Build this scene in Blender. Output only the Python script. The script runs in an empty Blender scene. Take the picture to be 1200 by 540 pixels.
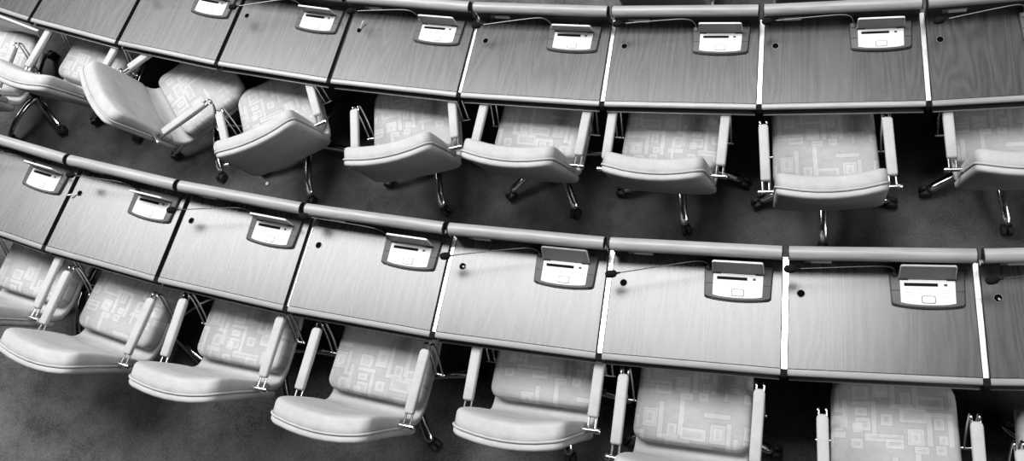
import bpy, bmesh, math, random
from mathutils import Vector, Matrix
C = bpy.context.scene.collection
PI = math.pi
random.seed(7)

# ------------------------------------------------------------------ geometry of the hall (metres)
R1, R2 = 16.66129, 17.95908            # radius of the desks' front edges, lower tier / upper tier
STEP = 0.28509                          # rise between two tiers
HD = 0.74                               # desk height
AU, P1 = 0.75 / R1, -0.87245
AL, P2 = 0.7474 / R2, -0.80091
DU = [0.00083, -0.00043, -0.00105, -0.00135, -0.00013, 0.00061, 0.00094, 0.00058]
DL = [0.00091, 0.00008, -0.00017, -0.00008, 0.00012, 0.0, -0.00086]
TH_U = [P1 + AU * i + DU[i] for i in range(8)]
TH_L = [P2 + AL * i + DL[i] for i in range(7)]

# ------------------------------------------------------------------ materials
def new_mat(name):
    m = bpy.data.materials.new(name); m.use_nodes = True
    nt = m.node_tree
    b = nt.nodes['Principled BSDF']
    return m, nt, b
def g(v): return (v, v, v, 1)
def plain(name, v, rough=.5, metal=0.0, spec=.5):
    m, nt, b = new_mat(name)
    b.inputs['Base Color'].default_value = g(v); b.inputs['Roughness'].default_value = rough
    b.inputs['Metallic'].default_value = metal; b.inputs['Specular IOR Level'].default_value = spec
    return m
def link(nt, a, ao, b, bi): nt.links.new(a.outputs[ao], b.inputs[bi])
def math_node(nt, op, a=None, b=None, clamp=False):
    n = nt.nodes.new('ShaderNodeMath'); n.operation = op; n.use_clamp = clamp
    for i, v in enumerate((a, b)):
        if v is None: continue
        if isinstance(v, (int, float)): n.inputs[i].default_value = v
        else: nt.links.new(v, n.inputs[i])
    return n.outputs[0]
def vmath(nt, op, a=None, b=None):
    n = nt.nodes.new('ShaderNodeVectorMath'); n.operation = op
    for i, v in enumerate((a, b)):
        if v is None: continue
        if isinstance(v, (tuple, list)): n.inputs[i].default_value = v
        else: nt.links.new(v, n.inputs[i])
    return n.outputs[0]
def ramp(nt, fac, stops):
    r = nt.nodes.new('ShaderNodeValToRGB'); cr = r.color_ramp
    while len(cr.elements) < len(stops): cr.elements.new(.5)
    for e, (p, v) in zip(cr.elements, stops): e.position = p; e.color = g(v)
    nt.links.new(fac, r.inputs[0]); return r.outputs[0]
def obj_coords(nt, rnd=0.0):
    tc = nt.nodes.new('ShaderNodeTexCoord'); v = tc.outputs['Object']
    if rnd:
        oi = nt.nodes.new('ShaderNodeObjectInfo')
        s = vmath(nt, 'SCALE', (3.1 * rnd, 5.7 * rnd, 0)); nt.links.new(oi.outputs['Random'], s.node.inputs['Scale'])
        v = vmath(nt, 'ADD', v, s)
    return v
def noise(nt, vec, scale, detail=3, rough=.5, dist=0):
    n = nt.nodes.new('ShaderNodeTexNoise'); n.inputs['Scale'].default_value = scale; n.inputs['Detail'].default_value = detail
    n.inputs['Roughness'].default_value = rough; n.inputs['Distortion'].default_value = dist
    nt.links.new(vec, n.inputs['Vector']); return n.outputs['Fac']
def wood(name, lo, hi, rough, axis='Y', spec=.5, strength=1.0):
    m, nt, b = new_mat(name)
    v = obj_coords(nt, 1.0)
    k = (1, .09, 1) if axis == 'Y' else (.09, 1, 1)
    fine = noise(nt, vmath(nt, 'MULTIPLY', v, k), 75, 4, .6)
    k2 = (1, .11, 1) if axis == 'Y' else (.11, 1, 1)
    broad = noise(nt, vmath(nt, 'MULTIPLY', v, k2), 5.5, 2, .5, .4)
    rings = math_node(nt, 'SINE', math_node(nt, 'MULTIPLY', broad, 95.0))
    rings = math_node(nt, 'MULTIPLY_ADD', rings, .5); rings.node.inputs[2].default_value = .5
    f = math_node(nt, 'ADD', math_node(nt, 'MULTIPLY', fine, .52), math_node(nt, 'MULTIPLY', rings, .13 * strength))
    f = math_node(nt, 'ADD', f, math_node(nt, 'MULTIPLY', broad, .25))
    col = ramp(nt, f, [(.22, lo), (.72, hi)])
    nt.links.new(col, b.inputs['Base Color'])
    b.inputs['Roughness'].default_value = rough; b.inputs['Specular IOR Level'].default_value = spec
    return m
def fabric(name, v0, pattern=None):
    m, nt, b = new_mat(name)
    v = obj_coords(nt)
    mott = noise(nt, v, 13, 6, .72)
    weave = noise(nt, v, 420, 2, .6)
    base = math_node(nt, 'ADD', math_node(nt, 'MULTIPLY', mott, .55 * v0), math_node(nt, 'MULTIPLY', weave, .35 * v0))
    base = math_node(nt, 'ADD', base, .58 * v0)
    if pattern:
        oi = nt.nodes.new('ShaderNodeObjectInfo')
        off = vmath(nt, 'SCALE', (0.61, 1.37, 0)); nt.links.new(oi.outputs['Random'], off.node.inputs['Scale'])
        p = vmath(nt, 'ADD', v, off)
        w = nt.nodes.new('ShaderNodeVectorMath'); w.operation = 'WRAP'
        nt.links.new(p, w.inputs[0]); w.inputs[1].default_value = (.25, .21, 10); w.inputs[2].default_value = (-.25, -.13, -10)
        p = w.outputs[0]
        fill = None; edge = None; bands = None
        for (x0, y0, x1, y1) in pattern:
            c = ((x0 + x1) / 2, (y0 + y1) / 2, 0); h = (abs(x1 - x0) / 2, abs(y1 - y0) / 2, 0)
            d = vmath(nt, 'SUBTRACT', vmath(nt, 'ABSOLUTE', vmath(nt, 'SUBTRACT', p, c)), h)
            s = nt.nodes.new('ShaderNodeSeparateXYZ'); nt.links.new(d, s.inputs[0])
            mx = math_node(nt, 'MAXIMUM', s.outputs[0], s.outputs[1])
            inside = math_node(nt, 'LESS_THAN', mx, 0.0)
            rim = math_node(nt, 'LESS_THAN', math_node(nt, 'ABSOLUTE', math_node(nt, 'ADD', mx, -.0016)), .0016)
            band = math_node(nt, 'LESS_THAN', math_node(nt, 'ABSOLUTE', math_node(nt, 'ADD', mx, .006)), .006)
            bands = band if bands is None else math_node(nt, 'MAXIMUM', bands, band)
            fill = inside if fill is None else math_node(nt, 'ADD', fill, inside)
            edge = rim if edge is None else math_node(nt, 'MAXIMUM', edge, rim)
        fill = math_node(nt, 'MINIMUM', fill, 2.0)
        k = math_node(nt, 'ADD', math_node(nt, 'ADD', math_node(nt, 'MULTIPLY', fill, .05), math_node(nt, 'MULTIPLY', bands, .13)), .83)
        k = math_node(nt, 'SUBTRACT', k, math_node(nt, 'MULTIPLY', edge, .10))
        base = math_node(nt, 'MULTIPLY', base, k)
    cc = nt.nodes.new('ShaderNodeCombineColor')
    for i in range(3): nt.links.new(base, cc.inputs[i])
    nt.links.new(cc.outputs[0], b.inputs['Base Color'])
    b.inputs['Roughness'].default_value = .95; b.inputs['Specular IOR Level'].default_value = .15
    bp = nt.nodes.new('ShaderNodeBump'); bp.inputs['Strength'].default_value = .25; bp.inputs['Distance'].default_value = .004
    nt.links.new(mott, bp.inputs['Height']); nt.links.new(bp.outputs[0], b.inputs['Normal'])
    return m
def carpet():
    m, nt, b = new_mat('carpet')
    v = obj_coords(nt)
    a = noise(nt, v, 3.5, 5, .65); c = noise(nt, v, 160, 3, .7)
    f = math_node(nt, 'ADD', math_node(nt, 'MULTIPLY', a, .5), math_node(nt, 'MULTIPLY', c, .5))
    nt.links.new(ramp(nt, f, [(.38, .035), (.60, .13)]), b.inputs['Base Color'])
    b.inputs['Roughness'].default_value = 1; b.inputs['Specular IOR Level'].default_value = .05
    bp = nt.nodes.new('ShaderNodeBump'); bp.inputs['Strength'].default_value = .5; bp.inputs['Distance'].default_value = .006
    nt.links.new(c, bp.inputs['Height']); nt.links.new(bp.outputs[0], b.inputs['Normal'])
    return m

PAT = [(.345,120,.425,220)]
def seat_pattern():
    raw = [(345,120,425,220),(358,135,412,205),(243,165,325,235),(430,80,458,270),(430,248,545,275),(542,60,570,250),(482,190,535,255),
           (475,268,610,340),(558,205,695,268),(605,285,632,450),(605,285,735,308),(708,285,735,450),(640,308,690,370),(510,370,590,450),
           (525,385,575,440),(336,240,360,410),(240,240,360,262),(252,275,315,315),(718,172,800,270),(735,190,785,255),(805,160,830,300),
           (805,280,862,305),(845,235,880,380),(680,115,820,140),(642,445,695,490),(300,402,490,440),(780,330,800,480),(240,350,290,400),(760,400,860,430),(380,300,440,360),(255,325,330,388),(400,425,490,472),(660,395,705,440),(790,320,850,395),(540,455,610,492),(230,430,290,480)]
    out = []
    for x0, y0, x1, y1 in raw:
        f = lambda x: (x - 542) / 1310
        q = lambda y: -.13 + (490 - y) / 1270
        out.append((f(x0), q(y1), f(x1), q(y0)))
    return out
M = dict(
    fabric=fabric('plain_fabric', .36), pattern=fabric('patterned_fabric', .38, seat_pattern()),
    wood=wood('desk_veneer', .008, .054, .27, spec=.75, strength=1.5), lip=wood('solid_lipping', .18, .30, .35, 'X'), rail=wood('rail_wood', .18, .38, .42, 'X', strength=.5),
    dark=plain('dark_panel', .018, .6), black=plain('black_plastic', .010, .5, 0, .3), rubber=plain('black_rubber', .012, .6),
    chrome=plain('chrome', .66, .14, 1.0), satin=plain('satin_metal', .88, .22, 1.0), steel=plain('under_rail_metal', .25, .45, .6),
    grey=plain('console_grey', .075, .5, 0, .25), midgrey=plain('lid_grey', .14, .5), white=plain('white_plastic', .56, .5, 0, .3), pale=plain('pale_grey_plastic', .6, .4),
    ink=plain('printed_grey', .35, .6), paper=plain('paper', .8, .8), foam=plain('foam_black', .008, 1.0, 0, .08), carpet=carpet(), hole=plain('hole_black', .003, 1.0, 0, 0.0),
    matt=plain('matt_black', .008, .9, 0, .1), stem=plain('dark_stem', .05, .4, .6),
    folder=plain('folder_grey', .38, .5))

# ------------------------------------------------------------------ mesh helpers
def mesh_from(bm, name, smooth=True, angle=40):
    bmesh.ops.recalc_face_normals(bm, faces=bm.faces)
    me = bpy.data.meshes.new(name); bm.to_mesh(me); bm.free()
    if smooth:
        for p in me.polygons: p.use_smooth = True
        me.set_sharp_from_angle(angle=math.radians(angle))
    return me
def obj(name, me, mat=None, parent=None, loc=(0, 0, 0), rot=(0, 0, 0)):
    o = bpy.data.objects.new(name, me); C.objects.link(o)
    if mat is not None and len(me.materials) == 0: me.materials.append(mat)
    o.location = loc; o.rotation_euler = rot
    if parent is not None: o.parent = parent
    return o
def thing(name, label, cat, loc=(0, 0, 0), rotz=0, group=None):
    o = bpy.data.objects.new(name, None); C.objects.link(o); o.empty_display_size = .1
    o.location = loc; o.rotation_euler = (0, 0, rotz); tag(o, label, cat, group); return o
def tag(o, label, cat, group=None):
    o['label'] = label; o['category'] = cat
    if group: o['group'] = group
def add_prism(bm, pts, z0, z1, bev=0.0, seg=2):
    b2 = bmesh.new()
    lo = [b2.verts.new((x, y, z0)) for x, y in pts]; hi = [b2.verts.new((x, y, z1)) for x, y in pts]
    b2.faces.new(lo[::-1]); b2.faces.new(hi)
    n = len(pts)
    for i in range(n): b2.faces.new((lo[i], lo[(i + 1) % n], hi[(i + 1) % n], hi[i]))
    if bev: bmesh.ops.bevel(b2, geom=list(b2.edges), offset=bev, segments=seg, profile=.5, affect='EDGES', clamp_overlap=True)
    merge(bm, b2)
def merge(bm, b2):
    tmp = bpy.data.meshes.new('tmp'); b2.to_mesh(tmp); b2.free(); bm.from_mesh(tmp); bpy.data.meshes.remove(tmp)
def add_box(bm, x0, x1, y0, y1, z0, z1, bev=0.0):
    add_prism(bm, [(x0, y0), (x1, y0), (x1, y1), (x0, y1)], z0, z1, bev)
def loft(bm, rings, cap=True):
    vr = [[bm.verts.new(p) for p in r] for r in rings]; n = len(rings[0])
    for a, b in zip(vr, vr[1:]):
        for i in range(n): bm.faces.new((a[i], a[(i + 1) % n], b[(i + 1) % n], b[i]))
    if cap: bm.faces.new(vr[0][::-1]); bm.faces.new(vr[-1])
def add_tube(bm, pts, r, n=10, cap=True):
    P = [Vector(p) for p in pts]; rs = r if isinstance(r, (list, tuple)) else [r] * len(P)
    up = Vector((0, 0, 1)); rings = []; prev = None
    for i, p in enumerate(P):
        t = (P[min(i + 1, len(P) - 1)] - P[max(i - 1, 0)]).normalized()
        if prev is None:
            a = up.cross(t)
            if a.length < 1e-3: a = Vector((1, 0, 0)).cross(t)
            a.normalize()
        else:
            a = prev - t * prev.dot(t)
            a.normalize()
        prev = a; b = t.cross(a)
        rings.append([p + (a * math.cos(2 * PI * k / n) + b * math.sin(2 * PI * k / n)) * rs[i] for k in range(n)])
    loft(bm, rings, cap)
def smooth_path(pts, n=6):
    P = [Vector(p) for p in pts]; out = []
    for i in range(len(P) - 1):
        p0, p1, p2, p3 = P[max(i - 1, 0)], P[i], P[i + 1], P[min(i + 2, len(P) - 1)]
        for k in range(n):
            t = k / n
            out.append(.5 * ((2 * p1) + (p2 - p0) * t + (2 * p0 - 5 * p1 + 4 * p2 - p3) * t * t + (3 * p1 - p0 - 3 * p2 + p3) * t ** 3))
    out.append(P[-1]); return out
def add_lathe(bm, prof, axis='Z', c=(0, 0, 0), n=24, cap=True):
    rings = []
    for r, h in prof:
        ring = []
        for k in range(n):
            a = 2 * PI * k / n; u, v = r * math.cos(a), r * math.sin(a)
            q = (u, v, h) if axis == 'Z' else ((h, u, v) if axis == 'X' else (v, h, u))
            ring.append((q[0] + c[0], q[1] + c[1], q[2] + c[2]))
        rings.append(ring)
    loft(bm, rings, cap)
def rrect(hw0, hw1, z0, z1, r0, r1, nc=7, ns=6):
    """rounded trapezoid outline in (u,w): bottom half width hw0 at z0, top half width hw1 at z1"""
    cs = [(hw0 - r0, z0 + r0, r0, -90), (hw1 - r1, z1 - r1, r1, 0), (-hw1 + r1, z1 - r1, r1, 90), (-hw0 + r0, z0 + r0, r0, 180)]
    arcs = [[(cx + r * math.cos(math.radians(a + 90 * k / (nc - 1))), cy + r * math.sin(math.radians(a + 90 * k / (nc - 1)))) for k in range(nc)] for cx, cy, r, a in cs]
    out = []
    for i in range(4):
        out += arcs[i]; p, q = arcs[i][-1], arcs[(i + 1) % 4][0]
        out += [(p[0] + (q[0] - p[0]) * k / ns, p[1] + (q[1] - p[1]) * k / ns) for k in range(1, ns)]
    return out
def cushion(hw0, hw1, z0, z1, r0, r1, prof):
    """prof: list of (inset, height). returns rings of (u, w, h) with closing centre rings"""
    rings = []
    for ins, h in prof:
        a = max(hw0 - ins, .004); b = max(hw1 - ins, .004); m = min(ins, (z1 - z0) / 2 - .004)
        rr0 = max(min(r0, a - .001, (z1 - z0) / 2 - m - .001) - ins * .5, .002); rr1 = max(min(r1, b - .001, (z1 - z0) / 2 - m - .001) - ins * .5, .002)
        rings.append([(u, w, h) for u, w in rrect(a, b, z0 + m, z1 - m, rr0, rr1)])
    return rings
def dup_tree(o, parent=None):
    c = o.copy(); C.objects.link(c); c.parent = parent
    for ch in list(o.children): dup_tree(ch, c)
    return c

# ------------------------------------------------------------------ floor: three carpeted tiers with risers
def arc_floor():
    bm = bmesh.new()
    prof = [(R1 - 4.0, -STEP), (R1 - .50, -STEP), (R1 - .50, 0), (R2 - .50, 0), (R2 - .50, STEP), (R2 + 4.0, STEP)]
    n = 60; a0, a1 = math.radians(-64), math.radians(-18)
    cols = []
    for i in range(n + 1):
        a = a0 + (a1 - a0) * i / n
        cols.append([bm.verts.new((r * math.sin(a), -r * math.cos(a), z)) for r, z in prof])
    for p, q in zip(cols, cols[1:]):
        for k in range(len(prof) - 1): bm.faces.new((p[k], q[k], q[k + 1], p[k + 1]))
    me = mesh_from(bm, 'floor', False)
    # normals up
    o = obj('floor', me, M['carpet']); o['kind'] = 'structure'
    return o
arc_floor()

# ------------------------------------------------------------------ desks
ORD = ['first', 'second', 'third', 'fourth', 'fifth', 'sixth', 'seventh', 'eighth', 'ninth']
def frame(row, k):
    th, R, z, a = (TH_U, R1, 0, AU) if row == 'U' else (TH_L, R2, STEP, AL)
    n = len(th)
    left = th[k] if 0 <= k < n else th[0] - a * (0 - k)
    right = th[k + 1] if 0 <= k + 1 < n else (th[-1] + a * (k + 2 - n))
    t = (left + right) / 2
    return t, R, z, (right - left) * R
def world(row, k, p):
    t, R, z, w = frame(row, k)
    return (R * math.sin(t) + math.cos(t) * p[0] - math.sin(t) * p[1], -R * math.cos(t) + math.sin(t) * p[0] + math.cos(t) * p[1], z + p[2])
GAP = .0135; REAR = .475
def make_desk(row, k, label, group):
    t, R, z, w = frame(row, k)
    d = thing('assembly_desk', label, 'desk', (R * math.sin(t), -R * math.cos(t), z), t, group)
    hw = lambda y: w / 2 * (1 - y / R) - GAP
    # worktop, undrilled; a black disc on top paints the cable hole's darkness
    bm = bmesh.new(); add_prism(bm, [(-hw(.013), .013), (hw(.013), .013), (hw(REAR), REAR), (-hw(REAR), REAR)], HD - .03, HD, .0012, 1)
    obj('worktop', mesh_from(bm, 'worktop', True, 30), M['wood'], d)
    bm = bmesh.new()
    prof = [(.0110, HD - .020), (-.002, HD - .020), (-.0080, HD - .0185), (-.0120, HD - .015), (-.0138, HD - .010), (-.0125, HD - .005), (-.0090, HD - .0015), (-.004, HD), (.0110, HD)]
    loft(bm, [[(x, y, zz) for y, zz in prof] for x in (-hw(0), hw(0))])
    obj('front_lipping', mesh_from(bm, 'front_lipping', True, 50), M['lip'], d)
    bm = bmesh.new(); add_box(bm, -hw(.02) + .004, hw(.02) - .004, -.019, .004, .680, .692, .002)
    add_box(bm, -hw(.02) + .01, hw(.02) - .01, .0035, .43, .682, .690)
    us = obj('under_shelf', mesh_from(bm, 'under_shelf', True, 30), M['dark'], d)
    bm = bmesh.new(); add_box(bm, -hw(.02) + .004, hw(.02) - .004, -.0225, -.0192, .681, .690, .001)
    obj('metal_edging', mesh_from(bm, 'metal_edging', True, 30), M['steel'], us)
    bm = bmesh.new(); add_box(bm, -hw(.45), hw(.45), .444, .474, .0, HD - .031); add_box(bm, -hw(.45), hw(.45), .446, .470, HD + .0005, HD + .085)
    obj('back_panel', mesh_from(bm, 'back_panel', False), M['dark'], d)
    # rail: a rounded bar on top of the back panel
    bm = bmesh.new(); yc, zc, r = .4555, HD + .109, .0278
    ring = [(yc + r * math.cos(2 * PI * i / 28) * 1.02, zc + r * math.sin(2 * PI * i / 28)) for i in range(28)]
    loft(bm, [[(x, y, zz) for y, zz in ring] for x in (-hw(.455), hw(.455))])
    rl = obj('rail', mesh_from(bm, 'rail', True, 50), M['rail'], d)
    for s in (-1, 1):
        bm = bmesh.new(); x = s * hw(.455)
        add_lathe(bm, [(.029, 0), (.0295, .0008), (.0295, .0032), (.028, .004)], 'X', (x if s > 0 else x - .004, yc, zc), 28)
        obj('end_cap', mesh_from(bm, 'end_cap'), M['black'], rl)
    # gap channel on the left of the desk, with its front clip
    bm = bmesh.new(); x0 = -w / 2
    dp = .026 if (row == 'U' and k <= 3) or (row == 'L' and k <= 1) else (.018 if k == 2 else .012)  # channels on the left sunk deeper, shaped so they look dark
    sc = lambda y: -w / 2 * (1 - y / R)
    add_prism(bm, [(sc(.0132) - GAP + .0006, .0132), (sc(.0132) + GAP - .0006, .0132), (sc(REAR) + GAP - .0006, REAR), (sc(REAR) - GAP + .0006, REAR)], HD - dp - .006, HD - dp)
    js = obj('joint_channel', mesh_from(bm, 'joint_channel', False), M['satin'], d)
    bm = bmesh.new(); add_box(bm, x0 - GAP + .0011, x0 + GAP - .0011, -.018, .0125, HD - .040, HD + .0012, .002)
    obj('end_clip', mesh_from(bm, 'end_clip'), M['matt'], js)
    bm = bmesh.new()
    for s in (-1, 1):
        a = sc(.01) + s * (GAP - .0015); b = sc(REAR) + s * (GAP - .0015)
        add_prism(bm, [(a - .0008, .0132), (a + .0008, .0132), (b + .0008, REAR), (b - .0008, REAR)], HD - dp, HD - .0008)
    obj('edge_strip', mesh_from(bm, 'edge_strip', False), M['matt'], js)
    bm = bmesh.new(); add_prism(bm, [(sc(.36) - .010, .36), (sc(.36) + .010, .36), (sc(.44) + .010, .44), (sc(.44) - .010, .44)], 0, HD - .032)
    obj('support_panel', mesh_from(bm, 'support_panel', False), M['dark'], d)
    # cable grommet
    bm = bmesh.new(); add_lathe(bm, [(.0148, 0), (.0170, 0), (.0170, .0008), (.0163, .0014), (.0154, .0014), (.0148, .0008)], 'Z', (-.299, .3195, HD + .0002), 28, False)
    gr = obj('cable_grommet', mesh_from(bm, 'cable_grommet'), M['steel'], d)
    bm = bmesh.new(); add_lathe(bm, [(.0150, 0), (.0150, .0006)], 'Z', (-.299, .3195, HD + .0003), 24)  # flat black disc, the shade inside the hole put into its colour
    obj('dark_hole_disc', mesh_from(bm, 'dark_hole_disc'), M['hole'], gr)
    # card holder on the panel under the rail
    bm = bmesh.new(); add_box(bm, -.285, -.178, .441, .446, HD + .024, HD + .052, .001)
    pl = obj('card_holder', mesh_from(bm, 'card_holder'), M['steel'], d)
    bm = bmesh.new(); add_box(bm, -.258, -.181, .4400, .4412, HD + .027, HD + .049)
    obj('name_card', mesh_from(bm, 'name_card', False), M['pale'], pl)
    bm = bmesh.new()
    for i, (a, b) in enumerate([(-.246, -.226), (-.223, -.203), (-.200, -.192)]): add_box(bm, a, b, .4395, .4402, HD + .036, HD + .0395)
    obj('card_text', mesh_from(bm, 'card_text', False), M['ink'], pl)
    return d

far = {k: 'wood-veneer desk in the far row, %s from the left edge' % ORD[k + 1] for k in range(-1, 8)}
far[-1] = 'wood-veneer desk cut off by the top left corner, leftmost of the far row'
far[7] = 'wood-veneer desk at the right edge, last of the far row'
near = {k: 'wood-veneer desk in the near row, %s from the left edge' % ORD[k + 1] for k in range(-1, 7)}
near[-1] = 'wood-veneer desk at the left edge, leftmost of the near row'
near[5] = 'wood-veneer desk with bold fan-shaped grain, second from the right in the near row'
near[6] = 'sliver of a wood-veneer desk cut by the right edge, last of the near row'
for k in range(-1, 8): make_desk('U', k, far[k], 'curved far row of desks')
for k in range(-1, 7): make_desk('L', k, near[k], 'curved near row of desks')

# ------------------------------------------------------------------ voting consoles (origin at desk-local (.176,.34,HD))
CX, CY = .176, .34
def con_mesh():
    d = {}
    def arcpts(x0, x1, ye, ym, n=10): return [(x0 + (x1 - x0) * i / n, ye + (ym - ye) * (1 - (2 * i / n - 1) ** 2)) for i in range(n + 1)]
    S = lambda pts: [(x - CX, y - CY) for x, y in pts]
    bm = bmesh.new(); add_prism(bm, S([(.036, .4225)] + [(.0425, .2860)] + arcpts(.052, .301, .2790, .2685) + [(.311, .2870), (.3155, .4225)]), .0004, .0085, .002, 2)
    d['trim'] = mesh_from(bm, 'trim')
    bm = bmesh.new(); add_prism(bm, S([(.039, .4215)] + [(.0460, .2895)] + arcpts(.054, .299, .2835, .2735) + [(.3075, .2905), (.3125, .4215)]), .008, .0145, .003, 2)
    d['body'] = mesh_from(bm, 'body')
    for q, a, b in (('groove0', .0445, .0765), ('groove1', .2765, .3085)):
        bm = bmesh.new(); add_box(bm, a - CX, b - CX, .337 - CY, .3405 - CY, .0125, .0149); d[q] = mesh_from(bm, 'groove', False)
    bm = bmesh.new(); add_prism(bm, S([(.0755, .383), (.0765, .290)] + arcpts(.082, .271, .2875, .2815)[1:-1] + [(.2765, .290), (.2775, .383)]), .0140, .0168, .0008, 1)
    d['face'] = mesh_from(bm, 'face')
    bm = bmesh.new(); add_box(bm, .091 - CX, .214 - CX, .3565 - CY, .3695 - CY, .0166, .0172); d['display'] = mesh_from(bm, 'display', False)
    bm = bmesh.new(); add_box(bm, .236 - CX, .248 - CX, .3585 - CY, .3675 - CY, .0166, .0173, .0008); d['sensor'] = mesh_from(bm, 'sensor')
    def rr(hw, hh, r, cx, cy, n=6): return [(x + cx - CX, y + cy - CY) for x, y in rrect(hw, hw, -hh, hh, r, r, n, 1)]
    bm = bmesh.new(); add_prism(bm, rr(.0252, .0152, .007, .178, .3035), .0166, .0174); d['ring'] = mesh_from(bm, 'ring', False)
    bm = bmesh.new(); add_prism(bm, rr(.0232, .0132, .006, .178, .3035), .0166, .0184, .0006, 1); d['button'] = mesh_from(bm, 'button')
    bm = bmesh.new()
    add_box(bm, -.005, .005, -.001, .001, 0, .0004); d['key'] = mesh_from(bm, 'key', False)
    bm = bmesh.new(); add_box(bm, 0, .034, -.0007, .0007, 0, .0004); d['line'] = mesh_from(bm, 'line', False)
    # lid, hinge at origin, standing along +z, thickness along +y
    bm = bmesh.new(); o = [(x, z) for x, z in rrect(.1045, .1025, 0, .083, .004, .010, 6, 1)]
    b2 = bmesh.new(); f = [b2.verts.new((x, 0, z)) for x, z in o]; k = [b2.verts.new((x, .0075, z)) for x, z in o]
    b2.faces.new(f); b2.faces.new(k[::-1])
    for i in range(len(o)): b2.faces.new((f[i], k[i], k[(i + 1) % len(o)], f[(i + 1) % len(o)]))
    merge(bm, b2); d['lid'] = mesh_from(bm, 'lid')
    bm = bmesh.new(); o = rrect(.1015, .0995, .003, .0795, .003, .009, 6, 1)
    loft(bm, [[(x, yy, z) for x, z in o] for yy in (-.0012, .002)]); d['panel'] = mesh_from(bm, 'panel')
    for q, a, b in (('hinge0', -.104, -.070), ('hinge1', .070, .104)):
        bm = bmesh.new(); add_lathe(bm, [(.004, a), (.004, b)], 'X', (0, .384 - CY, .0165), 14); d[q] = mesh_from(bm, 'hinge')
    return d
CM = con_mesh()
def make_console(row, k, label, lid_deg, head, stick_z=.13):
    t = frame(row, k)[0]
    c = thing('voting_console', label, 'console', world(row, k, (CX, CY, HD)), t, 'consoles set into the desks')
    tr = obj('base_trim', CM['trim'], M['black'], c)
    obj('housing', CM['body'], M['grey'], c)
    for q in '01': obj('groove', CM['groove' + q], M['black'], c); obj('hinge', CM['hinge' + q], M['black'], c)
    f = obj('faceplate', CM['face'], M['white'], c)
    obj('display', CM['display'], M['foam'], f); obj('sensor', CM['sensor'], M['black'], f)
    obj('button_ring', CM['ring'], M['black'], f); obj('button', CM['button'], M['white'], f)
    for i in range(5): obj('key_mark', CM['key'], M['ink'], f, (.101 + i * .024 - CX, .3455 - CY, .0166))
    for i in range(3): obj('printed_line', CM['line'], M['ink'], f, (.227 - CX, .342 - .012 * i - CY, .0166))
    for i in range(2): obj('printed_line', CM['line'], M['ink'], f, (.093 - CX, .331 - .010 * i - CY, .0166))
    ld = obj('lid', CM['lid'], M['pale'], c, (0, .386 - CY, .0165), (-math.radians(lid_deg), 0, 0))
    obj('lid_panel', CM['panel'], M['midgrey'], ld)
    # gooseneck microphone on the left rear corner, reaching left
    hx, hy = head[0] - CX, head[1] - CY; bx, by = .0545 - CX, .405 - CY
    bm = bmesh.new()
    d = Vector((hx - bx, hy - by, 0)).normalized(); hp = Vector((hx, hy, stick_z))
    path = smooth_path([(bx, by, .014), (bx - .001, by + .002, .06), Vector((bx, by, .108)) + d * .018, Vector((bx, by, .126)) + d * .06, Vector((bx, by, .130)) + d * .16, hp - d * .02], 6)
    add_tube(bm, path, .0022, 8)
    add_lathe(bm, [(.0125, .0145), (.0125, .021), (.008, .026), (.004, .030)], 'Z', (bx, by, 0), 18)
    st = obj('gooseneck', mesh_from(bm, 'gooseneck'), M['steel' if row == 'U' else 'stem'], c)
    bm = bmesh.new()
    pr = [(-.040, .0028), (-.024, .0050), (-.020, .0110), (-.013, .0155), (.0, .0168), (.010, .0165), (.018, .0140), (.023, .009), (.025, .003)]
    add_tube(bm, [hp + d * a for a, _ in pr], [r for _, r in pr], 16)
    obj('foam_head', mesh_from(bm, 'foam_head'), M['foam'], st)
    return c
CON = {('U', 1): (-10, None), ('U', 2): (-9, (-.308, .299)), ('U', 3): (0, (-.306, .363)), ('U', 4): (-10, (-.315, .335)), ('U', 5): (2, (-.317, .372)),
       ('U', 6): (2, (-.334, .381)), ('U', 7): (0, (-.315, .345)), ('L', -1): (-2, None), ('L', 0): (-8, (-.282, .376)), ('L', 1): (0, (-.331, .323)),
       ('L', 2): (4, (-.342, .414)), ('L', 3): (23, (-.338, .323)), ('L', 4): (15, (-.33, .318)), ('L', 5): (21, (-.339, .383)), ('L', 6): (15, (-.336, .354))}
for (row, k), (deg, head) in CON.items():
    nm = 'far' if row == 'U' else 'near'
    pos = {('U', 7): 'at the far row\'s right end, only its microphone in view', ('L', 6): 'at the near row\'s right end, only its microphone in view',
           ('L', -1): 'with open lid on the leftmost near-row desk'}.get((row, k), 'with open lid on the %s desk from left, %s row' % (ORD[k + 1], nm))
    make_console(row, k, 'grey voting console ' + pos, deg, head or (-.33, .335))

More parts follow.
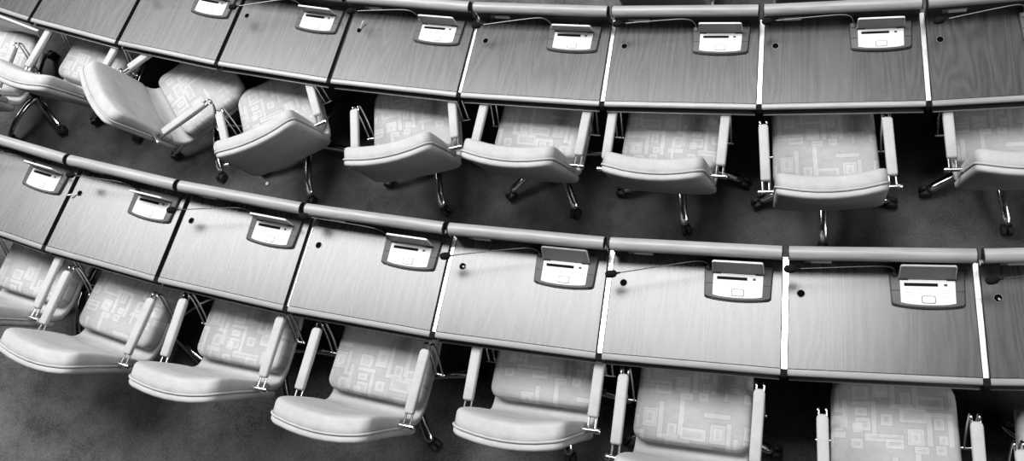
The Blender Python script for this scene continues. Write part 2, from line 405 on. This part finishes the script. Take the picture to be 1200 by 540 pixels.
# ------------------------------------------------------------------ chairs
def chair_meshes():
    d = {}
    # seat cushion
    prof = [(.10, .372), (.03, .368), (.006, .374), (0, .388), (0, .428), (.004, .443), (.012, .453), (.026, .459), (.05, .462), (.08, .464), (.11, .4655), (.15, .467), (.19, .468), (.22, .468)]
    rings = [[(x, y, z + .038) for x, y, z in r] for r in cushion(.245, .238, -.198, .242, .05, .10, prof)]
    bm = bmesh.new(); loft(bm, rings); d['seat'] = mesh_from(bm, 'seat', True, 60)
    # back cushion : outline in (x,z), thickness h toward the front (+y)
    z0, z1 = .500, .948
    def ref(z):                                            # y of the plane between cushion and shell
        s = (z - .45) / .49
        return -.283 - .085 * s - .018 * s * s
    def sag(x, z): return -.034 * (1 - (x / .235) ** 2) * min(1, max(.25, (z - .42) / .35))
    prof = [(.10, 0), (.03, 0), (.006, .002), (0, .008), (.0, .030), (.0, .050), (.003, .060), (.009, .067), (.020, .071), (.045, .0745), (.08, .076), (.11, .077), (.14, .078), (.17, .0785), (.20, .079)]
    rings = [[(x, ref(z) + sag(x, z) + h * (.50 + .50 * min(1, max(0, (z - .5) / .36))), z) for x, z, h in r] for r in cushion(.245, .230, z0, z1, .04, .046, prof)]
    bm = bmesh.new(); loft(bm, rings); d['back'] = mesh_from(bm, 'back', True, 60)
    prof = [(.2, -.002), (.12, -.002), (.05, -.002), (.008, -.003), (.0, -.010), (0, -.026), (.006, -.034), (.016, -.038), (.03, -.040), (.06, -.041), (.1, -.0415), (.14, -.042), (.17, -.042), (.2, -.042)]
    rings = [[(x, ref(z) + sag(x, z) + h, z) for x, z, h in r] for r in cushion(.250, .234, .425, z1 - .006, .055, .048, prof)]
    bm = bmesh.new(); loft(bm, rings); d['shell'] = mesh_from(bm, 'shell', True, 60)
    # lower link between seat and back, with side cheeks
    path = [(.225, .392), (.05, .389), (-.10, .389), (-.17, .392), (-.215, .402), (-.246, .422), (-.265, .452), (-.276, .49), (-.282, .53)]
    rings = []
    n = len(path)
    for i, (y, z) in enumerate(path):
        p, q = path[max(i - 1, 0)], path[min(i + 1, n - 1)]
        ty, tz = q[0] - p[0], q[1] - p[1]; L = math.hypot(ty, tz); ny, nz = -tz / L, ty / L
        w = .24 if 0 < i < n - 1 else .225; th = .017 if 0 < i < n - 1 else .012
        o = rrect(w, w, -th, th, .012, .012, 5, 4)
        rings.append([(u, y - ny * h * -1, z + nz * h * -1 * -1) if False else (u, y + ny * h, z + nz * h) for u, h in o])
    bm = bmesh.new(); loft(bm, rings); d['link'] = mesh_from(bm, 'link', True, 60)
    # piping along the rim between cushion and shell
    o = cushion(.2505, .2345, .43, z1 - .003, .05, .048, [(0, 0)])[0]
    pts = [(x, z) for x, z, _ in o if z > .56]
    pts.sort(key=lambda p: math.atan2(p[1] - .62, p[0]))
    bm = bmesh.new(); add_tube(bm, [(x * 1.0, ref(z) + sag(x, z) - .001, z + .001) for x, z in pts], .0055, 8); d['piping'] = mesh_from(bm, 'piping')
    # armrest pad (right side; left is a mirrored mesh)
    for s, nm in ((-1, 'L'), (1, 'R')):
        rr = [[(s * .277 + u, y, .662 + h) for u, h in rrect(.0232 - i, .0225 - i, -.016 + i, .013 - i, max(.008 - i, .002), max(.008 - i, .002), 5, 2)]
              for y, i in ((-.252, .010), (-.249, .003), (-.243, 0), (-.15, 0), (-.05, 0), (.022, 0), (.030, .003), (.036, .007), (.039, .012))]
        bm = bmesh.new(); loft(bm, rr); d['pad' + nm] = mesh_from(bm, 'pad', True, 60)
        bm = bmesh.new()
        for x in (.262, .292):
            pth = smooth_path([(s * x, -.303, .655), (s * x, -.258, .652), (s * x, -.10, .643), (s * x, .030, .645), (s * x, .058, .650), (s * x, .070, .636), (s * x, .068, .610), (s * x, .030, .52), (s * x, -.028, .418)], 5)
            add_tube(bm, pth, .0050, 8)
        add_tube(bm, [(s * .20, -.029, .416), (s * .303, -.029, .416)], .007, 10)
        d['frame' + nm] = mesh_from(bm, 'frame')
        bm = bmesh.new(); add_lathe(bm, [(.004, .205), (.0095, .208), (.0095, .293), (.013, .296), (.013, .312), (.010, .316)] if s > 0 else [(.010, -.316), (.013, -.312), (.013, -.296), (.0095, -.293), (.0095, -.208), (.004, -.205)], 'X', (0, -.304, .656), 16)
        d['knob' + nm] = mesh_from(bm, 'knob')
    # base, about (0,-.035)
    bm = bmesh.new(); add_lathe(bm, [(.018, .36), (.018, .22), (.027, .22), (.028, .12), (.036, .115), (.040, .10), (.040, .07), (.03, .062)][::-1], 'Z', (0, 0, 0), 20)
    d['column'] = mesh_from(bm, 'column', True, 40)
    bm = bmesh.new(); add_box(bm, -.13, .13, -.10, .14, .352, .374, .006); d['mech'] = mesh_from(bm, 'mech')
    bm = bmesh.new(); rings = []
    for r, zc, hw, hh in ((.030, .092, .026, .019), (.10, .108, .0245, .019), (.18, .108, .0225, .0175), (.25, .098, .0215, .016), (.28, .088, .0230, .015), (.305, .080, .0245, .014), (.326, .074, .0205, .012), (.337, .072, .009, .006)):
        rings.append([(r, hw * math.cos(2 * PI * i / 14), zc + hh * math.sin(2 * PI * i / 14)) for i in range(14)])
    loft(bm, rings); d['leg'] = mesh_from(bm, 'leg', True, 60)
    bm = bmesh.new()
    for s in (-1, 1): add_lathe(bm, [(.010, s * .003), (.027, s * .0035), (.031, s * .008), (.031, s * .021), (.027, s * .025), (.010, s * .026)], 'Y', (.020, 0, .031), 20)
    add_lathe(bm, [(.007, .03), (.007, .066)], 'Z', (0, 0, 0), 10)
    add_box(bm, -.016, .022, -.0035, .0035, .028, .056, .003)
    d['caster'] = mesh_from(bm, 'caster', True, 40)
    return d
K = chair_meshes()
def make_chair(leg0, label, off=(0, -.035, 0)):
    c = thing('swivel_chair', label, 'chair', (0, 0, 0), 0, 'upholstered swivel chairs')
    o = obj('seat_cushion', K['seat'], M['pattern'], c); o['label'] = 'seat cushion woven with a pattern of overlapping rectangles'
    b = obj('back_cushion', K['back'], M['fabric'], c); obj('back_shell', K['shell'], M['fabric'], c); obj('piping', K['piping'], M['fabric'], b)
    obj('seat_shell', K['link'], M['fabric'], c)
    for s in 'LR':
        f = obj('arm_frame', K['frame' + s], M['chrome'], c)
        obj('armrest_pad', K['pad' + s], M['fabric'], c)
        obj('fixing_knob', K['knob' + s], M['satin'], f)
    obj('tilt_mechanism', K['mech'], M['black'], c, off)
    obj('gas_column', K['column'], M['black'], c, off)
    for i in range(5):
        a = math.radians(leg0 + 72 * i)
        l = obj('leg', K['leg'], M['chrome'], c, off, (0, 0, a))
        obj('caster', K['caster'], M['rubber'], l, (.328, 0, 0), (0, 0, random.uniform(-.7, .7)))
    return c
CH = [ # row, x, y, rot, leg angle, label
 ('U', -13.19, -10.63, -.66, -112, 'light grey swivel chair cut by the left edge in the far row'),
 ('U', -12.5296, -11.0387, -.8766, -128, 'light grey swivel chair under the second far-row desk, partly behind a chair turned right'),
 ('U', -12.0117, -11.6737, -1.4609, -96, 'light grey swivel chair turned sharply to the right, showing its plain backrest front'),
 ('U', -11.6133, -12.1377, -.1444, -106, 'light grey swivel chair turned left above a white scrap, its rear shell facing us'),
 ('U', -10.9364, -12.6566, -.385, -90, 'light grey swivel chair turned slightly left at the fifth far-row desk from the left'),
 ('U', -10.3278, -13.0744, -.6867, -63, 'light grey swivel chair set straight at the sixth far-row desk from the left'),
 ('U', -9.7935, -13.5026, -.6476, -80, 'light grey swivel chair set straight at the seventh far-row desk from the left'),
 ('U', -9.2262, -13.9727, -.5268, -93, 'light grey swivel chair pulled out a little at the eighth far-row desk, showing both armrests'),
 ('U', -8.4911, -14.3263, -.5411, -84, 'light grey swivel chair cut by the right edge in the far row'),
 ('L', -13.0765, -12.3879, -.7831, -70, 'light grey swivel chair cut by the left edge in the near row'),
 ('L', -12.6737, -12.8923, -.8074, -95, 'light grey swivel chair nearest the bottom left, second from the left in the near row'),
 ('L', -12.1116, -13.3705, -.7028, -138, 'light grey swivel chair third from the left in the near row'),
 ('L', -11.5484, -13.8763, -.7103, -57, 'light grey swivel chair fourth from the left in the near row, caster showing right'),
 ('L', -10.8678, -14.2930, -.6413, -79, 'light grey swivel chair pushed in furthest, fifth from the left in the near row'),
 ('L', -10.3940, -14.7631, -.6315, -88, 'light grey swivel chair sixth from left in the near row, cut by the bottom edge'),
 ('L', -9.7788, -15.2770, -.5616, -90, 'light grey swivel chair with only its seat and armrest fronts showing at bottom right'),
 ('L', -9.2280, -15.7130, -.4961, -86, 'light grey swivel chair cut off by the bottom right corner'),
]
for row, x, y, r, leg, lab in CH:
    c = make_chair(leg, lab, (-.01, -.105, 0) if 'sharply' in lab else (0, -.035, 0)); c.location = (x, y, STEP if row == 'L' else 0); c.rotation_euler = (0, 0, r)
R0 = R1 - (R2 - R1)
def polar_chair(rad, tang, rot, leg, lab):
    a = tang / R1
    c = make_chair(leg, lab); c.location = (rad * math.sin(a), -rad * math.cos(a), -STEP); c.rotation_euler = (0, 0, a + rot)
polar_chair(R0 + .16, -10.60, 0.0, -85, 'dim chair back peeping over the far rail at top centre')
polar_chair(R0 + .16, -9.73, 0.0, -95, 'dim chair back peeping over the far rail right of top centre')

# ------------------------------------------------------------------ small loose things
def plug(row, k, dx, dy, dz, L, label):
    base = Vector(world(row, k, (-.299 + dx * .2, .3195 + dy * .2, HD + .002))); tip = Vector(world(row, k, (-.299 + dx, .3195 + dy, HD + .002 + dz)))
    bm = bmesh.new(); d = (tip - base)
    add_tube(bm, [base, base + d * .55, base + d * .6, base + d * .95, tip], [.0028, .0028, .0042, .0042, .003], 10)
    o = obj('cable_plug', mesh_from(bm, 'cable_plug'), M['white']); tag(o, label, 'plug', 'white plugs in the desk holes')
plug('U', 3, .020, .050, .02, 0, 'long white stick poking out of the cable hole on the fifth far-row desk')
plug('L', 0, -.050, -.030, .02, 0, 'white stick poking left out of the cable hole on the second near-row desk')
plug('L', 3, .010, -.004, .010, 0, 'short white plug end inside the cable hole on the fifth near-row desk')
plug('L', 6, .004, -.010, .006, 0, 'tiny white plug end in the cable hole at the right edge')
A, B, D, E_ = (-13.1287, -10.3040, 0.6950), (-12.7524, -10.8056, 0.6950), (-12.8239, -10.6966, 0.5500), (-13.2264, -10.2426, 0.5500)
def slab(bm, P, n):
    loft(bm, [[Vector(p) for p in P], [Vector(p) + n for p in P]])
bm = bmesh.new(); nn = (Vector(B) - Vector(A)).cross(Vector(E_) - Vector(A)).normalized() * .005
slab(bm, [A, B, D, E_], nn); PN = obj('display_board', mesh_from(bm, 'display_board', False), M['folder']); tag(PN, 'thin grey panel with a bright white edge between desk and leftmost chair', 'panel')
bm = bmesh.new(); u_ = (Vector(A) - Vector(E_)).normalized() * .007
slab(bm, [Vector(A) - nn * .8, Vector(B) - nn * .8, Vector(B) - nn * .8 + u_, Vector(A) - nn * .8 + u_], nn * 2.6); obj('edge_trim', mesh_from(bm, 'edge_trim', False), M['white'], PN)
bm = bmesh.new(); pts = [(-.012, -.004), (-.004, -.011), (.008, -.009), (.012, .002), (.005, .010), (-.008, .008)]
add_prism(bm, pts, .001, .006, .0015, 1)
for v in bm.verts: v.co.z += .004 * math.sin(v.co.x * 200) * math.cos(v.co.y * 160) + .003
PX = (-11.988, -12.1995)
SCRAP = obj('paper_scrap', mesh_from(bm, 'paper_scrap'), M['paper'], None, (PX[0], PX[1], 0)); tag(SCRAP, 'small crumpled white scrap lying on the dark carpet', 'litter')

# ------------------------------------------------------------------ light of the hall: skylight panels high overhead, plus an added fill from behind
def area(name, loc, sx, sy, rz, radiance, target=None):
    l = bpy.data.lights.new(name, 'AREA'); l.shape = 'RECTANGLE'; l.size = sx; l.size_y = sy
    l.energy = radiance * sx * sy * PI
    o = bpy.data.objects.new(name, l); C.objects.link(o); o.location = loc; o.rotation_euler = (0, 0, rz)
    if target: o.rotation_euler = (Vector(target) - Vector(loc)).to_track_quat('-Z', 'Y').to_euler()
    return o
area('skylight_panel', (-12.3, -9.1, 9), 12.0, 3.2, math.radians(-39.5), 11)
area('gallery_skylight', (-15.2, -5.0, 9), 7, 6, math.radians(-45), 2.4)
area('hall_ceiling_light', (-5.6, -10.4, 9.5), 9, 12, math.radians(-35), .42)
area('rear_fill', (-5.5, -21.5, 8.5), 6, 3, 0, 5, (-10.8, -13.2, .5))  # unseen fill light, added to lift the chairs' rear sides
bm = bmesh.new(); add_box(bm, -24, 2, -22, 4, 9.7, 9.9); cl = obj('ceiling', mesh_from(bm, 'ceiling', False), plain('ceiling_paint', .06, .9)); cl['kind'] = 'structure'
w = bpy.data.worlds.new('World'); bpy.context.scene.world = w; w.use_nodes = True
w.node_tree.nodes['Background'].inputs[0].default_value = g(.02)

# ------------------------------------------------------------------ camera
cam = bpy.data.cameras.new('Camera'); co = bpy.data.objects.new('Camera', cam); C.objects.link(co)
p, y, r = 1.0952, .08691, -.61107
cy_, sy_, cp, sp = math.cos(y), math.sin(y), math.cos(p), math.sin(p)
f = Vector((-sy_ * cp, cy_ * cp, -sp)); rt = Vector((cy_, sy_, 0)); up = rt.cross(f)
c_, s_ = math.cos(r), math.sin(r)
X = c_ * rt + s_ * up; Y = -s_ * rt + c_ * up
m = Matrix((X, Y, -f)).transposed().to_4x4(); m.translation = (-10.40399, -15.59037, 5.05626)
co.matrix_world = m
cam.sensor_fit = 'HORIZONTAL'; cam.sensor_width = 36; cam.lens = 1153.57958 / 1200 * 36
cam.shift_y = -68.43287 / 1200
cam.clip_start = .05; cam.clip_end = 200
sc = bpy.context.scene; sc.camera = co
sc.view_settings.view_transform = 'Standard'; sc.view_settings.look = 'None'; sc.view_settings.gamma = 1; sc.view_settings.exposure = .65
sc.view_settings.use_curve_mapping = False
